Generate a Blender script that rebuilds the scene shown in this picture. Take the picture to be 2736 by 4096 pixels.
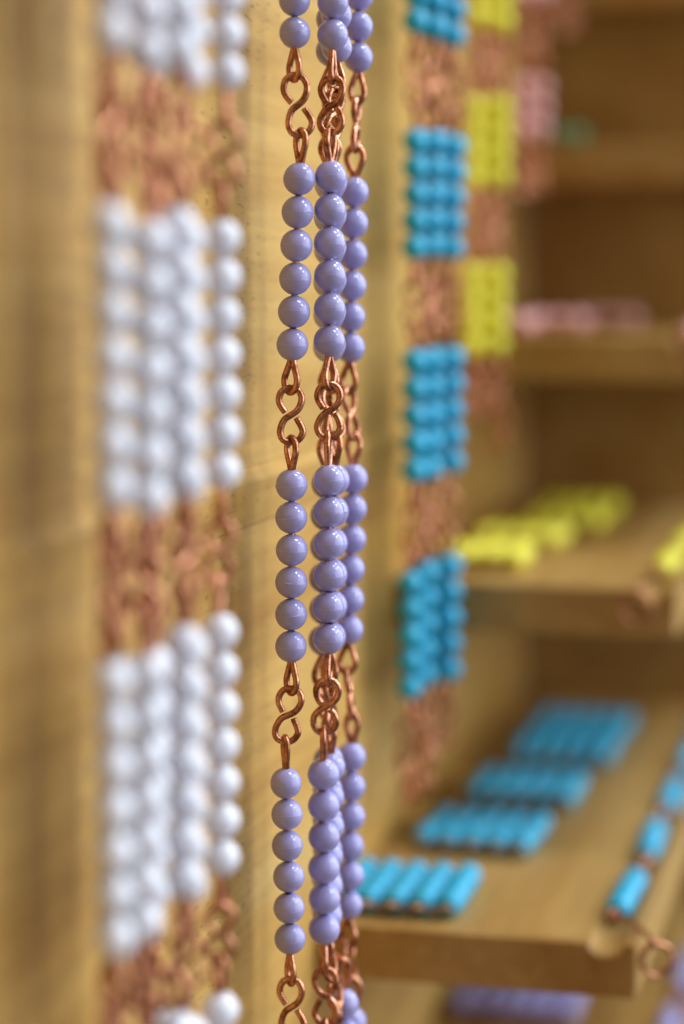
import bpy, math, random
from mathutils import Vector, Matrix
random.seed(7)
for o in list(bpy.data.objects): bpy.data.objects.remove(o)
SC = bpy.context.scene
COL = SC.collection
MM = 0.001

# ------------------------------------------------------------------ camera
F = 9104.0                                   # 80 mm lens on a 36 mm high frame, in photo pixels
TH = math.atan(936 / 9104)                   # pitched down 5.9 degrees
cam = bpy.data.cameras.new('camera')
cam.sensor_fit = 'VERTICAL'; cam.sensor_height = 36; cam.sensor_width = 24; cam.lens = 80
cam.clip_start = 0.01; cam.clip_end = 50
cam.dof.use_dof = True; cam.dof.focus_distance = 0.4885; cam.dof.aperture_fstop = 4.4
co = bpy.data.objects.new('camera', cam); COL.objects.link(co)
co.rotation_euler = (math.pi / 2 - TH, 0, 0)
SC.camera = co

# ------------------------------------------------------------------ light
w = bpy.data.worlds.new('World'); SC.world = w; w.use_nodes = True
bg = w.node_tree.nodes['Background']
bg.inputs[0].default_value = (1.0, 0.80, 0.60, 1); bg.inputs[1].default_value = 0.17

def area(name, loc, target, sx, sy, watts, col):
    l = bpy.data.lights.new(name, 'AREA'); l.shape = 'RECTANGLE'; l.size = sx; l.size_y = sy
    l.energy = watts; l.color = col
    o = bpy.data.objects.new(name, l); COL.objects.link(o); o.location = loc
    d = Vector(target) - Vector(loc)
    o.rotation_euler = d.to_track_quat('-Z', 'Y').to_euler()
    return o
# two rows of lit ceiling fixtures
for (x, y, sx, sy, e) in ((0.84, 0.52, 0.26, 0.50, 17), (1.02, 1.90, 0.26, 0.50, 14), (2.05, 0.18, 0.34, 0.52, 25), (2.20, 1.32, 0.34, 0.52, 22)):
    area('ceiling_fixture', (x, y, 1.68), (x + 0.001, y, 0), sx, sy, e, (0.84, 0.92, 1.0))
# the pale ceiling and the bright window wall to the right, as broad soft sources
area('ceiling_bounce', (2.4, 1.65, 1.72), (1.2, 1.3, 0), 4.4, 3.6, 70, (0.84, 0.92, 1.0))
area('window_wall', (3.3, 0.65, 0.60), (0, 0.6, 0.0), 6.0, 2.6, 146, (0.82, 0.91, 1.0))

vs = SC.view_settings
vs.view_transform = 'Standard'; vs.look = 'None'; vs.gamma = 1; vs.use_curve_mapping = False; vs.exposure = 0
SC.render.engine = 'CYCLES'

# ------------------------------------------------------------------ geometry of the place
CT, ST = math.cos(TH), math.sin(TH)
def on_depth(px, py, Y):
    """point at distance Y (mm) in front of the camera, seen at photo pixel px, py"""
    u = (px - 1368) / F; v = (2048 - py) / F
    k = Y / (CT + v * ST)
    return Vector((u * k, Y, (v * CT - ST) * k))
PH = math.atan(0.2483)                        # the cabinet side panel runs away to the right
CAB = Matrix.Translation((-147, 0, 0)) @ Matrix.Rotation(-PH, 4, 'Z')   # local: x across, y into depth, z up (mm)
def cab(s, t, z): return CAB @ Vector((s, t, z))

# ------------------------------------------------------------------ materials
def newmat(name):
    m = bpy.data.materials.new(name); m.use_nodes = True
    return m, m.node_tree.nodes, m.node_tree.links, m.node_tree.nodes['Principled BSDF']
def ramp(N, stops):
    r = N.new('ShaderNodeValToRGB'); e = r.color_ramp.elements
    while len(e) < len(stops): e.new(0.5)
    for q, (p, c) in zip(e, stops): q.position = p; q.color = (*c, 1)
    return r
def noise(N, L, vec, scale, detail=3, rough=0.5, dist=0.0):
    n = N.new('ShaderNodeTexNoise'); n.inputs['Scale'].default_value = scale
    n.inputs['Detail'].default_value = detail; n.inputs['Roughness'].default_value = rough
    n.inputs['Distortion'].default_value = dist
    L.new(vec, n.inputs['Vector']); return n
def mixc(N, L, fac, a, b, mode='MIX'):
    m = N.new('ShaderNodeMix'); m.data_type = 'RGBA'; m.blend_type = mode
    for s, v in ((0, fac), (6, a), (7, b)):
        if hasattr(v, 'default_value') or hasattr(v, 'is_output'): L.new(v, m.inputs[s])
        else: m.inputs[s].default_value = v if s == 0 else (*v, 1)
    return m.outputs[2]

def wood(name, dark, mid, light, pores=1.0):
    m, N, L, P = newmat(name)
    tc = N.new('ShaderNodeTexCoord'); oi = N.new('ShaderNodeObjectInfo')
    add = N.new('ShaderNodeVectorMath'); add.operation = 'MULTIPLY_ADD'
    cx = N.new('ShaderNodeCombineXYZ')
    for i in range(3): L.new(oi.outputs['Random'], cx.inputs[i])
    L.new(cx.outputs[0], add.inputs[0]); add.inputs[1].default_value = (3.1, 1.7, 2.3)
    L.new(tc.outputs['Object'], add.inputs[2])
    def mp(sc):
        q = N.new('ShaderNodeMapping'); q.inputs['Scale'].default_value = sc
        L.new(add.outputs[0], q.inputs[0]); return q.outputs[0]
    n1 = noise(N, L, mp((1, 0.10, 1)), 38, 4, 0.55, 0.6)       # broad bands of grain
    n2 = noise(N, L, mp((1, 0.05, 1)), 330, 3, 0.6, 0.3)      # fine grain
    n3 = noise(N, L, mp((1, 0.35, 1)), 11, 2, 0.5, 0.2)       # clouding
    r1 = ramp(N, [(0.30, dark), (0.5, mid), (0.72, light)]); L.new(n1.outputs[0], r1.inputs[0])
    r2 = ramp(N, [(0.3, (0.80, 0.77, 0.72)), (0.7, (1.06, 1.06, 1.05))]); L.new(n2.outputs[0], r2.inputs[0])
    c = mixc(N, L, 0.8, r1.outputs[0], r2.outputs[0], 'MULTIPLY')
    r3 = ramp(N, [(0.32, (0.90, 0.86, 0.80)), (0.68, (1.08, 1.08, 1.08))]); L.new(n3.outputs[0], r3.inputs[0])
    c = mixc(N, L, 0.8, c, r3.outputs[0], 'MULTIPLY')
    # short dark pores lying along the grain
    n4 = noise(N, L, mp((1, 0.20, 1)), 1150, 1, 0.4)
    n5 = noise(N, L, mp((1, 0.3, 1)), 46, 2, 0.5)
    mu = N.new('ShaderNodeMath'); mu.operation = 'MULTIPLY_ADD'
    L.new(n5.outputs[0], mu.inputs[0]); mu.inputs[1].default_value = 0.34; L.new(n4.outputs[0], mu.inputs[2])
    rp = ramp(N, [(0.855, (0, 0, 0)), (0.90, (pores, pores, pores))]); L.new(mu.outputs[0], rp.inputs[0])
    c = mixc(N, L, rp.outputs[0], c, (0.12, 0.07, 0.028))
    L.new(c, P.inputs['Base Color'])
    P.inputs['Roughness'].default_value = 0.48; P.inputs['Specular IOR Level'].default_value = 0.35
    b = N.new('ShaderNodeBump'); b.inputs['Strength'].default_value = 0.25; b.inputs['Distance'].default_value = 0.0003
    L.new(n2.outputs[0], b.inputs['Height']); L.new(b.outputs[0], P.inputs['Normal'])
    return m
WOOD = wood('lacquered_pale_wood', (0.37, 0.195, 0.045), (0.44, 0.262, 0.078), (0.50, 0.325, 0.115), 0.5)
WOOD_LIT = wood('lacquered_pale_wood_lit', (0.45, 0.240, 0.052), (0.545, 0.325, 0.086), (0.62, 0.405, 0.128), 0.5)  # same wood for the side panel, colour lifted to stand in for stronger light

def plastic(name, col, seam=0.10, rough=0.16, sss=0.3, ssc=0.0012):
    m, N, L, P = newmat(name)
    tc = N.new('ShaderNodeTexCoord'); oi = N.new('ShaderNodeObjectInfo')
    sp = N.new('ShaderNodeSeparateXYZ'); L.new(tc.outputs['Object'], sp.inputs[0])
    ab = N.new('ShaderNodeMath'); ab.operation = 'ABSOLUTE'; L.new(sp.outputs[2], ab.inputs[0])
    rp = ramp(N, [(0.0, (seam,) * 3), (1.0, (0, 0, 0))])
    mr = N.new('ShaderNodeMapRange'); mr.inputs[1].default_value = 0.00003; mr.inputs[2].default_value = 0.00013
    L.new(ab.outputs[0], mr.inputs[0]); L.new(mr.outputs[0], rp.inputs[0])
    hs = N.new('ShaderNodeHueSaturation'); hs.inputs['Color'].default_value = (*col, 1)
    m2 = N.new('ShaderNodeMapRange'); m2.inputs[3].default_value = 0.94; m2.inputs[4].default_value = 1.05
    L.new(oi.outputs['Random'], m2.inputs[0]); L.new(m2.outputs[0], hs.inputs['Value'])
    L.new(mixc(N, L, rp.outputs[0], hs.outputs[0], (0.8, 0.78, 0.82)), P.inputs['Base Color'])
    sm = noise(N, L, tc.outputs['Object'], 700, 3, 0.6)
    m3 = N.new('ShaderNodeMapRange'); m3.inputs[1].default_value = 0.3; m3.inputs[2].default_value = 0.75
    m3.inputs[3].default_value = rough * 0.85; m3.inputs[4].default_value = rough * 1.35
    L.new(sm.outputs[0], m3.inputs[0]); L.new(m3.outputs[0], P.inputs['Roughness'])
    P.inputs['IOR'].default_value = 1.5
    if sss:
        P.inputs['Subsurface Weight'].default_value = sss
        P.inputs['Subsurface Radius'].default_value = (1, 0.9, 0.9); P.inputs['Subsurface Scale'].default_value = ssc
    return m
LAV = plastic('lavender_plastic', (0.365, 0.345, 0.645), 0.12, 0.105)
WHITE = plastic('white_plastic', (0.69, 0.70, 0.765), 0.0, 0.28, 1.0, 0.0045)
BLUE = plastic('light_blue_plastic', (0.016, 0.42, 0.67), 0.03, 0.25)
YEL = plastic('yellow_plastic', (0.84, 0.80, 0.05), 0.0, 0.25)
PINK = plastic('pink_plastic', (0.74, 0.39, 0.38), 0.0, 0.25)
GREEN = plastic('green_plastic', (0.03, 0.22, 0.09), 0.0, 0.25)

def copper():
    m, N, L, P = newmat('copper_wire')
    tc = N.new('ShaderNodeTexCoord'); oi = N.new('ShaderNodeObjectInfo')
    add = N.new('ShaderNodeVectorMath'); add.operation = 'ADD'
    L.new(tc.outputs['Object'], add.inputs[0]); L.new(oi.outputs['Location'], add.inputs[1])
    n = noise(N, L, add.outputs[0], 420, 4, 0.6); n2 = noise(N, L, add.outputs[0], 2600, 2, 0.6)
    r = ramp(N, [(0.36, (0.26, 0.098, 0.042)), (0.51, (0.58, 0.245, 0.135)), (0.68, (0.82, 0.40, 0.25))]); L.new(n.outputs[0], r.inputs[0])
    rs = ramp(N, [(0.56, (0, 0, 0)), (0.66, (0.75, 0.75, 0.75))]); L.new(n2.outputs[0], rs.inputs[0])
    L.new(mixc(N, L, rs.outputs[0], r.outputs[0], (0.13, 0.05, 0.022)), P.inputs['Base Color'])
    P.inputs['Metallic'].default_value = 1
    mr = N.new('ShaderNodeMapRange'); mr.inputs[1].default_value = 0.3; mr.inputs[2].default_value = 0.7
    mr.inputs[3].default_value = 0.42; mr.inputs[4].default_value = 0.26
    L.new(n.outputs[0], mr.inputs[0]); L.new(mr.outputs[0], P.inputs['Roughness'])
    b = N.new('ShaderNodeBump'); b.inputs['Strength'].default_value = 0.25; b.inputs['Distance'].default_value = 0.00008
    L.new(n2.outputs[0], b.inputs['Height']); L.new(b.outputs[0], P.inputs['Normal'])
    return m
COP = copper()

# ------------------------------------------------------------------ mesh helpers (all in mm)
def mesh(name, V, Fc, mat, smooth=True):
    me = bpy.data.meshes.new(name)
    me.from_pydata([tuple(c * MM for c in v) for v in V], [], Fc)
    me.materials.append(mat)
    if smooth: me.polygons.foreach_set('use_smooth', [True] * len(me.polygons))
    me.update(); return me
def put(name, me, parent=None, mat4=None):
    """link an object; mat4 is the local matrix in mm"""
    o = bpy.data.objects.new(name, me); COL.objects.link(o); o.parent = parent
    if mat4 is not None:
        M = mat4.copy(); M.translation = M.translation * MM; o.matrix_basis = M
    return o
def tag(o, label, cat, group=None):
    o['label'] = label; o['category'] = cat
    if group: o['group'] = group
def spline(P, n=6, closed=False):
    P = [Vector(p) for p in P]; out = []; m = len(P)
    rng = range(m) if closed else range(m - 1)
    for i in rng:
        if closed: a, b, c, d = P[i - 1], P[i], P[(i + 1) % m], P[(i + 2) % m]
        else: a, b, c, d = P[max(i - 1, 0)], P[i], P[i + 1], P[min(i + 2, m - 1)]
        for k in range(n):
            t = k / n
            out.append(0.5 * ((2 * b) + (c - a) * t + (2 * a - 5 * b + 4 * c - d) * t * t + (3 * b - a - 3 * c + d) * t ** 3))
    if not closed: out.append(P[-1])
    return out
def tube(path, r, sides=10, closed=False, V=None, Fc=None):
    V = [] if V is None else V; Fc = [] if Fc is None else Fc
    base = len(V); n = len(path); T = []
    for i in range(n):
        a = path[i - 1] if (i > 0 or closed) else path[0]
        b = path[(i + 1) % n] if (i < n - 1 or closed) else path[-1]
        T.append((b - a).normalized())
    ref = Vector((0, 1, 0)) if abs(T[0].y) < 0.8 else Vector((1, 0, 0))
    N = (ref - T[0] * ref.dot(T[0])).normalized()
    for i in range(n):
        N = (N - T[i] * N.dot(T[i])).normalized(); B = T[i].cross(N)
        for k in range(sides):
            a = 2 * math.pi * k / sides
            V.append(tuple(path[i] + (N * math.cos(a) + B * math.sin(a)) * r))
    for i in range(n if closed else n - 1):
        j = (i + 1) % n
        for k in range(sides):
            l = (k + 1) % sides
            Fc.append((base + i * sides + k, base + i * sides + l, base + j * sides + l, base + j * sides + k))
    if not closed:
        Fc.append(tuple(base + k for k in range(sides))[::-1])
        Fc.append(tuple(base + (n - 1) * sides + k for k in range(sides)))
    return V, Fc

BD = 7.0                                      # bead pitch
def bead_mesh(name, mat, nub=0.0, ridge=0.035):
    R = 3.47; seg = 40
    lat = [-76.5, -75.5, -70, -60, -50, -40, -30, -20, -12, -6, -2.4, -1.0, 0, 1.0, 2.4, 6, 12, 20, 30, 40, 50, 60, 70, 75.5, 76.5]
    V = []; Fc = []
    prof = [(0.72, -R * 0.80)]
    for a in lat:
        q = math.radians(a); r = R + (ridge if abs(a) < 0.5 else 0)
        prof.append((r * math.cos(q), r * math.sin(q) * 1.008))
    prof.append((0.72, R * 0.80))
    for (pr, pz) in prof:
        for k in range(seg):
            a = 2 * math.pi * k / seg
            e = nub if (k in (0, 1) and abs(pz) < 0.08) else 0
            V.append(((pr + e) * math.cos(a), (pr + e) * math.sin(a), pz))
    for i in range(len(prof) - 1):
        for k in range(seg):
            l = (k + 1) % seg
            Fc.append((i * seg + k, i * seg + l, (i + 1) * seg + l, (i + 1) * seg + k))
    return mesh(name, V, Fc, mat)
def bead_set(mat): return [bead_mesh('bead', mat, 0.0, 0.02), bead_mesh('bead', mat, 0.0, 0.045), bead_mesh('bead', mat, 0.12, 0.035)]
BEADS = {k: bead_set(m) for k, m in dict(lav=LAV, white=WHITE, blue=BLUE, yel=YEL, pink=PINK, green=GREEN).items()}

WR = 0.72                                     # wire radius
def loop_path(sgn, z0, tw=0.0, wide=1.0):
    """eye of bent wire, base at z0 just inside the bead, reaching 7.5 mm beyond it"""
    pts = [(0.15, 0, -1.6), (0.35, 0, 0.2), (1.15 * wide, 0.05, 2.0), (1.85 * wide, 0.1, 3.9), (1.62 * wide, 0.1, 5.5), (0.85 * wide, 0.05, 6.5),
           (0, 0, 6.82), (-0.85 * wide, -0.05, 6.5), (-1.62 * wide, -0.1, 5.5), (-1.85 * wide, -0.1, 3.9), (-1.2 * wide, -0.05, 2.0), (-0.62, 0, 0.45), (-0.5, 0, -0.15)]
    c, s = math.cos(tw), math.sin(tw)
    return [Vector(((x * c - y * s), (x * s + y * c), z0 + sgn * z)) for x, y, z in pts]
def bar_mesh(n, tw):
    """wire of a bead bar, top bead at the origin, hanging down -Z, an eye at either end"""
    V, Fc = tube(spline(loop_path(1, 3.4, tw[0], tw[2]), 4), WR, 10)
    tube(spline(loop_path(-1, -(n - 1) * BD - 3.4, tw[1], tw[3]), 4), WR, 10, False, V, Fc)
    tube([Vector((0, 0, 2.6)), Vector((0, 0, -(n - 1) * BD - 2.6))], WR * 0.95, 8, False, V, Fc)
    return mesh('wire_bar', V, Fc, COP)
BARS = {n: [bar_mesh(n, (random.uniform(-.3, .3), random.uniform(-.3, .3), random.uniform(.75, 1.1), random.uniform(.75, 1.1))) for _ in range(4)] for n in (2, 3, 4, 5, 6, 7)}
def s_mesh(k):
    """S shaped connecting link, 13.4 x 6.3 mm, in the XZ plane"""
    rnd = random.Random(k)
    j = lambda a: rnd.uniform(-a, a)
    half = [(-1.15 + j(.06), 0, 0.62 + j(.08)), (-1.72 + j(.06), 0.05, 1.35), (-2.35, 0.1, 2.65 + j(.15)), (-2.48, 0.1, 3.9), (-1.75, 0.05, 5.45 + j(.05)), (0, 0, 6.12),
            (1.65, 0, 5.5), (2.42 + j(.08), 0, 3.9), (2.1 + j(.1), 0, 2.2), (1.25, 0, 0.85)]
    lo = [(-x + j(.12), y, -z) for x, y, z in half][::-1]
    V, Fc = tube(spline(half + [(0, 0, 0)] + lo, 4), WR + 0.02, 10)
    return mesh('connecting_link', V, Fc, COP)
LINKS = [s_mesh(k) for k in range(5)]
RV, RF = tube([Vector((4.0 * math.cos(a), 0.35 * math.sin(a / 2), 4.0 * math.sin(a))) for a in [i * 2 * math.pi / 36 for i in range(37)]], 0.55, 8)
tube([Vector((4.0 * math.cos(a), 1.1 + 0.3 * math.sin(a / 2), 4.0 * math.sin(a))) for a in [0.3 + i * 1.7 * math.pi / 36 for i in range(37)]], 0.55, 8, False, RV, RF)
RING = mesh('split_ring', RV, RF, COP)

def frame(p0, direction, yaw):
    """matrix with -Z along direction, turned by yaw about it"""
    z = -direction.normalized()
    x = Vector((1, 0, 0)); x = (x - z * x.dot(z)).normalized(); y = z.cross(x)
    M = Matrix((x, y, z)).transposed().to_4x4()
    return Matrix.Translation(p0) @ M @ Matrix.Rotation(yaw, 4, 'Z')

def add_bar(root, inv, first, last, n, key, yaw):
    d = last - first; sc = d.length / ((n - 1) * BD)
    M = frame(first, d, yaw) @ Matrix.Scale(sc, 4)
    b = put('bead_bar', random.choice(BARS[n]), root, inv @ M)
    for i in range(n):
        jx, jy = random.uniform(-.10, .10), random.uniform(-.10, .10)
        Mb = Matrix.Translation((jx, jy, -i * BD)) @ Matrix.Rotation(random.uniform(-.10, .10), 4, 'X') @ Matrix.Rotation(random.uniform(-.08, .08), 4, 'Y') @ Matrix.Rotation(random.uniform(0, 6.28), 4, 'Z')
        q = random.uniform(0.982, 1.0)
        put('bead', random.choice(BEADS[key]), b, Mb @ Matrix.Diagonal((q, q, 1, 1)))
    u = d.normalized()
    return first - u * (3.4 + 6.2) * sc, last + u * (3.4 + 6.2) * sc
def add_link(root, inv, a, b, yaw, k=None):
    """S link whose two bends lie round the wire eyes ending at a and b"""
    d = b - a; L = d.length
    M = frame((a + b) / 2, d, yaw) @ Matrix.Diagonal((1, 1, (L + 0.9) / 12.24, 1))
    if random.random() < 0.4 and k is None: M = M @ Matrix.Rotation(math.pi, 4, 'Z')
    put('connecting_link', LINKS[random.randrange(5) if k is None else k], root, inv @ M)

S = 2736 / 1568.0
def chain(label, key, n, strands, scale=1.0, dx=0):
    """strands: list of dict(Y=distance mm, yaw=link yaw, groups=[((x,y) first, (x,y) last), ...], tail=extra links at the end)"""
    g0 = strands[0]['groups'][0]
    base = on_depth(g0[0][0] * scale, g0[0][1] * scale, strands[0]['Y'])
    root = bpy.data.objects.new('bead_chain', None); COL.objects.link(root)
    root.location = base * MM; root.empty_display_size = 0.01
    tag(root, label, 'bead chain', 'long bead chains hanging along the cabinet side')
    inv = Matrix.Translation(-base)
    for st in strands:
        prev = None; up = Vector((0, 0, 1))
        for gi, g in enumerate(st['groups']):
            dy = g[2] if len(g) > 2 else 0
            f = on_depth(g[0][0] * scale + dx, g[0][1] * scale, st['Y'] + dy)
            l = on_depth(g[1][0] * scale + dx, g[1][1] * scale, st['Y'] + dy + (g[3] if len(g) > 3 else 0))
            yaw = st.get('yaw', 0) + random.uniform(-.35, .35)
            a, b = add_bar(root, inv, f, l, n, key, yaw + math.pi / 2 + st.get('turn', 0) + random.uniform(-.25, .25))
            if prev is not None: add_link(root, inv, prev, a, st.get('yaw', 0) + random.uniform(-.3, .3), st.get('k'))
            prev = b
        for q in range(st.get('tail', 0)):       # loose links at the turn of the chain
            e = prev + Vector((random.uniform(-2, 2), random.uniform(-2, 2), -11.1))
            add_link(root, inv, prev, e, st.get('yaw', 0) + q * 1.5 + random.uniform(-.3, .3)); prev = e
    return root

# ------------------------------------------------------------------ the cabinet
cabinet = bpy.data.objects.new('bead_cabinet', None); COL.objects.link(cabinet)
CB = CAB.copy(); CB.translation = Vector((-147, 0, -330)) * MM
cabinet.matrix_basis = CB; cabinet.empty_display_size = 0.02
tag(cabinet, 'pale wooden cabinet with stepped shelves beside a plain plank side', 'cabinet')
ZB = 330
def prism(prof, t0, t1, axis='y', bev=0.0):
    """closed profile in (x, z), extruded along y from t0 to t1"""
    n = len(prof)
    V = [(x, t0, z) for x, z in prof] + [(x, t1, z) for x, z in prof]
    Fc = [tuple(range(n)), tuple(range(2 * n - 1, n - 1, -1))]
    Fc += [(i, i + n, (i + 1) % n + n, (i + 1) % n) for i in range(n)]
    return V, Fc
def bevel(o, wd, seg=2):
    b = o.modifiers.new('edge', 'BEVEL'); b.width = wd * MM; b.segments = seg; b.limit_method = 'ANGLE'; b.angle_limit = math.radians(50)
side = put('side_panel', None, cabinet, Matrix.Translation((0, 0, ZB)))
planks = [(-330, -150.05, 0, WOOD_LIT), (-150, -55.4, 0, WOOD_LIT), (96.05, 270, 0, WOOD_LIT), (-42.1, 96, 0, WOOD_LIT)]
for z0, z1, x, m in planks:
    V, Fc = prism([(-18, z0), (x, z0), (x, z1), (-18, z1)], 190, 903)
    o = put('plank', mesh('plank', V, Fc, m, False), side); bevel(o, 0.12)
# the narrow chamfered strip let in along the panel
V, Fc = prism([(-18, -55.3), (0.25, -55.3), (0.45, -55.0), (1.5, -45.4), (1.35, -44.7), (-0.3, -42.0), (-1.0, -41.95), (-18, -41.95)], 190, 903)
put('strip', mesh('strip', V, Fc, WOOD_LIT, False), side)
# back
V, Fc = prism([(0.3, -330), (260, -330), (260, 270), (0.3, 270)], 903.5, 915)
put('back_panel', mesh('back_panel', V, Fc, WOOD, False), cabinet, Matrix.Translation((0, 0, ZB)))
# shelves, each with a round groove near its free end
SW, STH, GS, GR = 81.5, 14.0, 74.0, 4.4
def shelf(t0, z):
    prof = [(0.2, -STH), (SW, -STH), (SW, 0)]
    prof += [(GS + GR * math.cos(a), -0.4 - 3.2 * math.sin(a)) for a in [math.pi * i / 12 for i in range(13)]]
    prof += [(0.2, 0)]
    prof = prof[::-1]
    V, Fc = prism(prof, t0 + 3.0, 903.2)
    VL, FL = prism(prof, t0, t0 + 2.98)
    o = put('shelf', mesh('shelf', V, Fc, WOOD, False), cabinet, Matrix.Translation((0, 0, z + ZB))); bevel(o, 0.3)
    e = put('front_lipping', mesh('front_lipping', VL, FL, WOOD, False), o); bevel(e, 0.7)
    return o
SH = {'lav': (492, -238), 'blue': (581.5, -162.7), 'yel': (670.4, -86.5), 'pink': (760, -18.5), 'green': (849, 47.5)}
for k, (t, z) in SH.items(): shelf(t, z)
shelf(872, 112)

# ------------------------------------------------------------------ hanging chains
def px(*g): return list(g)
lav = [
 dict(Y=486.8, yaw=0.05, k=1, turn=0.34, groups=[((677, -300), (675, 75)), ((686, 410), (670, 790)), ((668, 1112), (668, 1482)), ((656, 1795), (664, 2152)), ((671, 2465), (671, 2815))]),
 dict(Y=489.5, yaw=-0.1, k=None, turn=-0.2, groups=[((763, -295), (762, 80)), ((757, 405), (755, 782)), ((753, 1100), (753, 1464)), ((742, 1775), (744, 2130), 3, 3), ((748, 2440), (748, 2790), 6)]),
 dict(Y=500, yaw=0.9, groups=[((775, -262), (772, 108)), ((759, 417), (756, 790)), ((766, 1100), (757, 1460)), ((757, 1758), (750, 2098)), ((772, 2400), (770, 2740))]),
 dict(Y=505, yaw=1.9, groups=[((757, -250), (758, 117)), ((756, 423), (753, 795)), ((748, 1108), (741, 1468)), ((752, 1742), (748, 2082)), ((788, 2300), (790, 2640))]),
 dict(Y=517, yaw=1.35, groups=[((826, -225), (820, 132)), ((811, 440), (801, 797)), ((808, 1097), (798, 1443)), ((805, 1735), (798, 2074)), ((806, 2342), (806, 2680))]),
]
chain('lavender bead chain of six-bead bars hanging in sharp focus at the centre', 'lav', 6, lav, S)
wh = [
 dict(Y=359.2, yaw=0.9, turn=0.7, groups=[((455, -942), (449, 126)), ((446, 893), (459, 1959)), ((459, 2728), (470, 3754)), ((465, 4330), (465, 5330))]),
 dict(Y=371, yaw=2.0, turn=-0.6, groups=[((458, -935), (452, 120)), ((452, 905), (461, 1950)), ((462, 2715), (469, 3738)), ((468, 4310), (468, 5310))]),
 dict(Y=387, yaw=1.1, turn=0.7, groups=[((605, -780), (600, 210)), ((618, 975), (610, 1968)), ((606, 2690), (586, 3650)), ((600, 4210), (600, 5160))]),
 dict(Y=373.5, yaw=0.3, turn=-0.6, groups=[((600, -823), (596, 203)), ((618, 963), (607, 1991)), ((603, 2697), (582, 3687)), ((590, 4240), (590, 5200))]),
 dict(Y=381, yaw=0.5, groups=[((462, -860), (460, 150)), ((466, 920), (472, 1930)), ((472, 2690), (480, 3680)), ((495, 4250), (495, 5200))]),
 dict(Y=399, yaw=1.7, groups=[((630, -700), (628, 240)), ((635, 990), (630, 1930)), ((628, 2650), (618, 3570)), ((650, 4110), (650, 5030))]),
 dict(Y=383.2, yaw=1.4, groups=[((730, -806), (730, 196)), ((724, 905), (754, 1910)), ((748, 2573), (754, 3510)), ((720, 4120), (740, 5060))]),
 dict(Y=391, yaw=0.2, groups=[((782, -700), (772, 288)), ((760, 955), (757, 1940)), ((770, 2600), (764, 3540)), ((770, 4140), (775, 5060))]),
 dict(Y=410.8, yaw=0.25, k=0, groups=[((911, -640), (919, 288)), ((898, 951), (900, 1884)), ((891, 2527), (898, 3429)), ((892, 4040), (892, 4930))]),
]
chain('white bead chain of seven-bead bars hanging blurred in the foreground on the left', 'white', 7, wh, 1.0, -15)
bl = [
 dict(Y=615, yaw=0.3, tail=2, groups=[((1672, -345), (1669, 83)), ((1669, 564), (1666, 989)), ((1666, 1447), (1666, 1881)), ((1650, 2332), (1645, 2748))]),
 dict(Y=624, yaw=1.2, tail=2, groups=[((1750, -310), (1748, 110)), ((1744, 568), (1735, 985)), ((1734, 1440), (1725, 1872)), ((1713, 2292), (1699, 2698))]),
 dict(Y=639, yaw=0.1, tail=1, groups=[((1830, -265), (1823, 142)), ((1827, 587), (1815, 993)), ((1815, 1432), (1813, 1845)), ((1807, 2263), (1803, 2675))]),
 dict(Y=648, yaw=0.8, tail=1, groups=[((1785, -300), (1785, 105)), ((1783, 575), (1778, 980)), ((1770, 1435), (1765, 1840)), ((1760, 2275), (1752, 2680))]),
 dict(Y=632, yaw=1.7, tail=2, groups=[((1715, -305), (1712, 105)), ((1702, 573), (1702, 985)), ((1700, 1450), (1692, 1865)), ((1684, 2310), (1675, 2720))]),
]
chain('light blue bead chain of five-bead bars hanging behind the lavender strands', 'blue', 5, bl, 1.0, -9)
ye = [
 dict(Y=703, yaw=0.3, tail=1, groups=[((1915, -210), (1912, 62)), ((1903, 430), (1900, 708)), ((1893, 1100), (1890, 1380))]),
 dict(Y=712, yaw=1.2, tail=2, groups=[((2020, -190), (2018, 88)), ((2010, 428), (2008, 706)), ((1998, 1098), (1996, 1376))]),
 dict(Y=720, yaw=0.7, tail=1, groups=[((1968, -195), (1966, 74)), ((1958, 435), (1956, 707)), ((1946, 1104), (1944, 1378))]),
 dict(Y=728, yaw=1.9, tail=1, groups=[((1935, -195), (1935, 74)), ((1928, 435), (1928, 704)), ((1915, 1104), (1915, 1374))]),
 dict(Y=735, yaw=0.2, tail=1, groups=[((1995, -195), (1995, 74)), ((1985, 435), (1985, 704)), ((1975, 1104), (1975, 1374))]),
]
chain('yellow bead chain of four-bead bars hanging right of the light blue one', 'yel', 4, ye, 1.0, -9)
pk = [
 dict(Y=762, yaw=0.2, tail=1, groups=[((2108, -195), (2106, -28)), ((2098, 350), (2096, 520))]),
 dict(Y=771, yaw=1.2, tail=1, groups=[((2185, -190), (2183, -22)), ((2178, 348), (2175, 516))]),
 dict(Y=780, yaw=0.6, tail=1, groups=[((2145, -190), (2145, -22)), ((2138, 352), (2136, 516))]),
]
chain('dusty pink bead chain of three-bead bars hanging right of the yellow one', 'pink', 3, pk, 1.0, -14)
gn = [
 dict(Y=832, yaw=0.4, tail=1, groups=[((2240, -190), (2240, -112))]),
 dict(Y=838, yaw=1.4, tail=1, groups=[((2290, -180), (2290, -102))]),
]
chain('copper tail of a chain hanging farthest back at the top', 'green', 2, gn)

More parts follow.
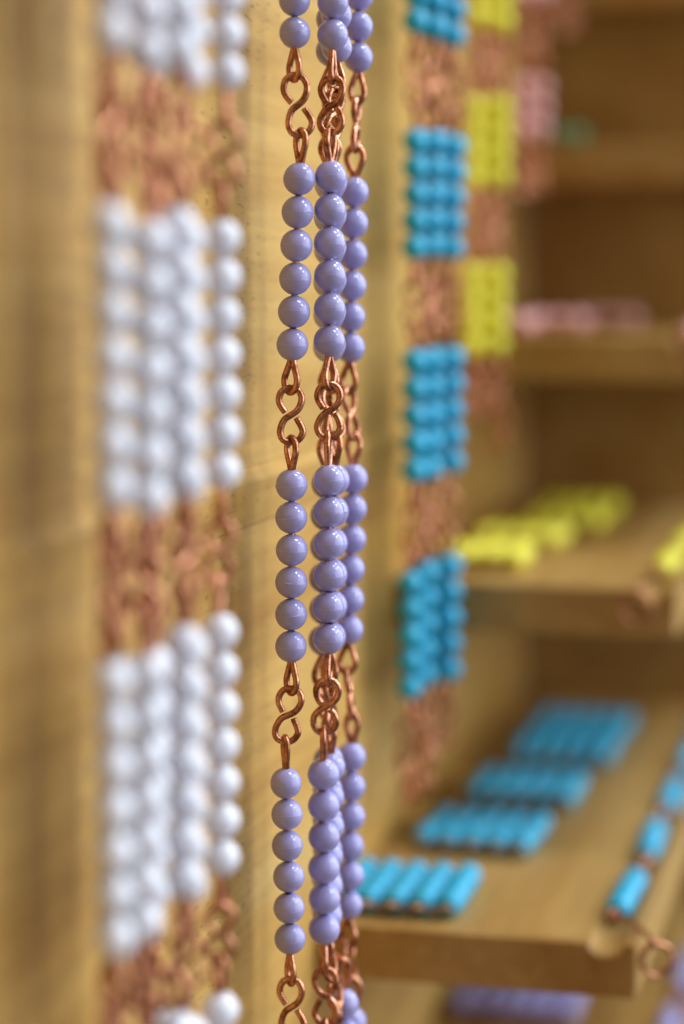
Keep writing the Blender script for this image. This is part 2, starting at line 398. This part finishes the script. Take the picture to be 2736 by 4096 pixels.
# ------------------------------------------------------------------ bead squares lying on the shelves
def square_wire(n):
    L = (n - 1) * BD
    V, Fc = tube([Vector((0, 0, 3.2)), Vector((0, 0, -L - 3.2))], 0.6, 8)
    for sg, z0 in ((1, 3.3), (-1, -L - 3.3)):
        tube([Vector((1.1 * math.sin(a), 0, z0 + sg * (1.1 - 1.1 * math.cos(a)))) for a in [i * 2 * math.pi / 14 for i in range(15)]], 0.55, 8, False, V, Fc)
    return mesh('wire_bar', V, Fc, COP)
SQW = {n: square_wire(n) for n in (2, 3, 4, 5, 6)}
def bead_square(key, n, s0, t0, z, rot, label, group):
    base = cab(s0 + n * BD / 2, t0 + n * BD / 2, z)
    root = bpy.data.objects.new('bead_square', None); COL.objects.link(root); root.location = base * MM
    root.rotation_euler = (0, 0, -PH + rot); root.empty_display_size = 0.01
    tag(root, label, 'bead square', group)
    for i in range(n):
        x = (i - (n - 1) / 2) * BD
        M = Matrix.Translation((x, (n - 1) / 2 * BD + random.uniform(-.3, .3), 3.5)) @ Matrix.Rotation(-math.pi / 2, 4, 'X')
        b = put('bead_bar', SQW[n], root, M)
        for q in range(n):
            put('bead', random.choice(BEADS[key]), b, Matrix.Translation((0, 0, -q * BD)) @ Matrix.Rotation(random.uniform(0, 6), 4, 'Z'))
    for y in (-(n - 1) / 2 * BD - 3.3, (n - 1) / 2 * BD + 3.3):   # wires binding the bars together
        pts = [Vector(((i / 2 - (n - 1) / 2) * BD, y + 0.9 * (-1) ** i, 3.5 + 0.7 * (-1) ** i)) for i in range(2 * n - 1)]
        V, Fc = tube(spline(pts, 3), 0.4, 6)
        put('binding_wire', mesh('binding_wire', V, Fc, COP), root)
zb, zy, zp, zg, zl = SH['blue'][1], SH['yel'][1], SH['pink'][1], SH['green'][1], SH['lav'][1]
G = 'bead squares laid on the shelves'
for (s0, t0, r, lb) in ((0.6, 590, 0.02, 'light blue bead square nearest the front edge of its shelf'), (9, 656, -0.03, 'light blue bead square second from the shelf front'),
                        (12, 715, 0.0, 'light blue bead square third from the shelf front'), (15, 776, 0.03, 'light blue bead square fourth from the shelf front, touching the rearmost'),
                        (15, 818, -0.02, 'light blue bead square lying deepest in the shelf')):
    bead_square('blue', 5, s0, t0, zb, r, lb, G)
for (s0, t0, r, lb) in ((6, 694, 0.03, 'yellow bead square nearest the front edge of its shelf'), (9, 748, -0.05, 'yellow bead square second from the shelf front'),
                        (15, 798, 0.06, 'yellow bead square third from the shelf front'), (14, 845, 0.0, 'yellow bead square lying deepest in the shelf')):
    bead_square('yel', 4, s0, t0, zy, r, lb, G)
for (s0, t0, r, lb) in ((2, 772, 0, 'pink bead square at the left by the hanging yellow beads'), (14, 812, 0.05, 'pink bead square in the middle of its shelf'),
                        (26, 862, 0, 'pink bead square lying deepest in the shelf')):
    bead_square('pink', 3, s0, t0, zp, r, lb, G)
bead_square('green', 2, 14, 856, zg, 0, 'small dark green bead square on the topmost visible shelf', G)
for (s0, t0, r, lb) in ((5, 640, 0, 'lavender bead square below the lowest visible shelf, the nearer one'), (3, 736, 0.02, 'lavender bead square below the lowest visible shelf, the farther one')):
    bead_square('lav', 6, s0, t0, zl, r, lb, G)

# ------------------------------------------------------------------ short chains lying in the shelf grooves
def short_chain(key, n, t0, z, bars, label, ring):
    base = cab(GS, t0, z)
    root = bpy.data.objects.new('bead_chain', None); COL.objects.link(root); root.location = base * MM
    root.rotation_euler = (0, 0, -PH); root.empty_display_size = 0.01
    tag(root, label, 'bead chain', 'short bead chains lying in the shelf grooves')
    I = Matrix.Identity(4); prev = None; L = (n - 1) * BD; pitch = n * BD + 23.5
    for i in range(bars):
        y = i * pitch
        l = Vector((random.uniform(-.5, .5), y + 3.5, 0.9)); f = Vector((random.uniform(-.5, .5), y + 3.5 + L, 0.9))
        a, b = add_bar(root, I, f, l, n, key, random.uniform(-.5, .5))     # a: far eye, b: near eye
        if prev is not None: add_link(root, I, prev, b, 1.2 + random.uniform(-.4, .4))
        prev = a
        if i == 0: near = b
    rx, ry, rz, ra = ring
    put('split_ring', RING, root, Matrix.Translation((rx, ry, rz)) @ Matrix.Rotation(ra, 4, 'Z'))
    V, Fc = tube(spline([tuple(near + Vector((0, 1, 0.3))), tuple(near + Vector((rx * 0.3, -3, 0.8))), (rx * 0.8, ry + 1, 0.9), (rx, ry, rz + 3.4)], 5), 0.65, 8)
    put('end_wire', mesh('end_wire', V, Fc, COP), root)
short_chain('blue', 5, 607, zb, 5, 'short light blue bead chain lying along the groove with a copper ring', (12.5, -22.0, -4.6, 0.6))
short_chain('yel', 4, 706, zy, 4, 'short yellow bead chain at the right end of its shelf', (-3.0, -39.5, -5.5, 0.25))
short_chain('pink', 3, 772, zp, 3, 'short pink bead chain at the right edge of the picture', (2, -15, -5, 0.2))
short_chain('lav', 6, 520, zl, 5, 'short lavender bead chain at the bottom right corner', (-3, -32, -5, 0.2))
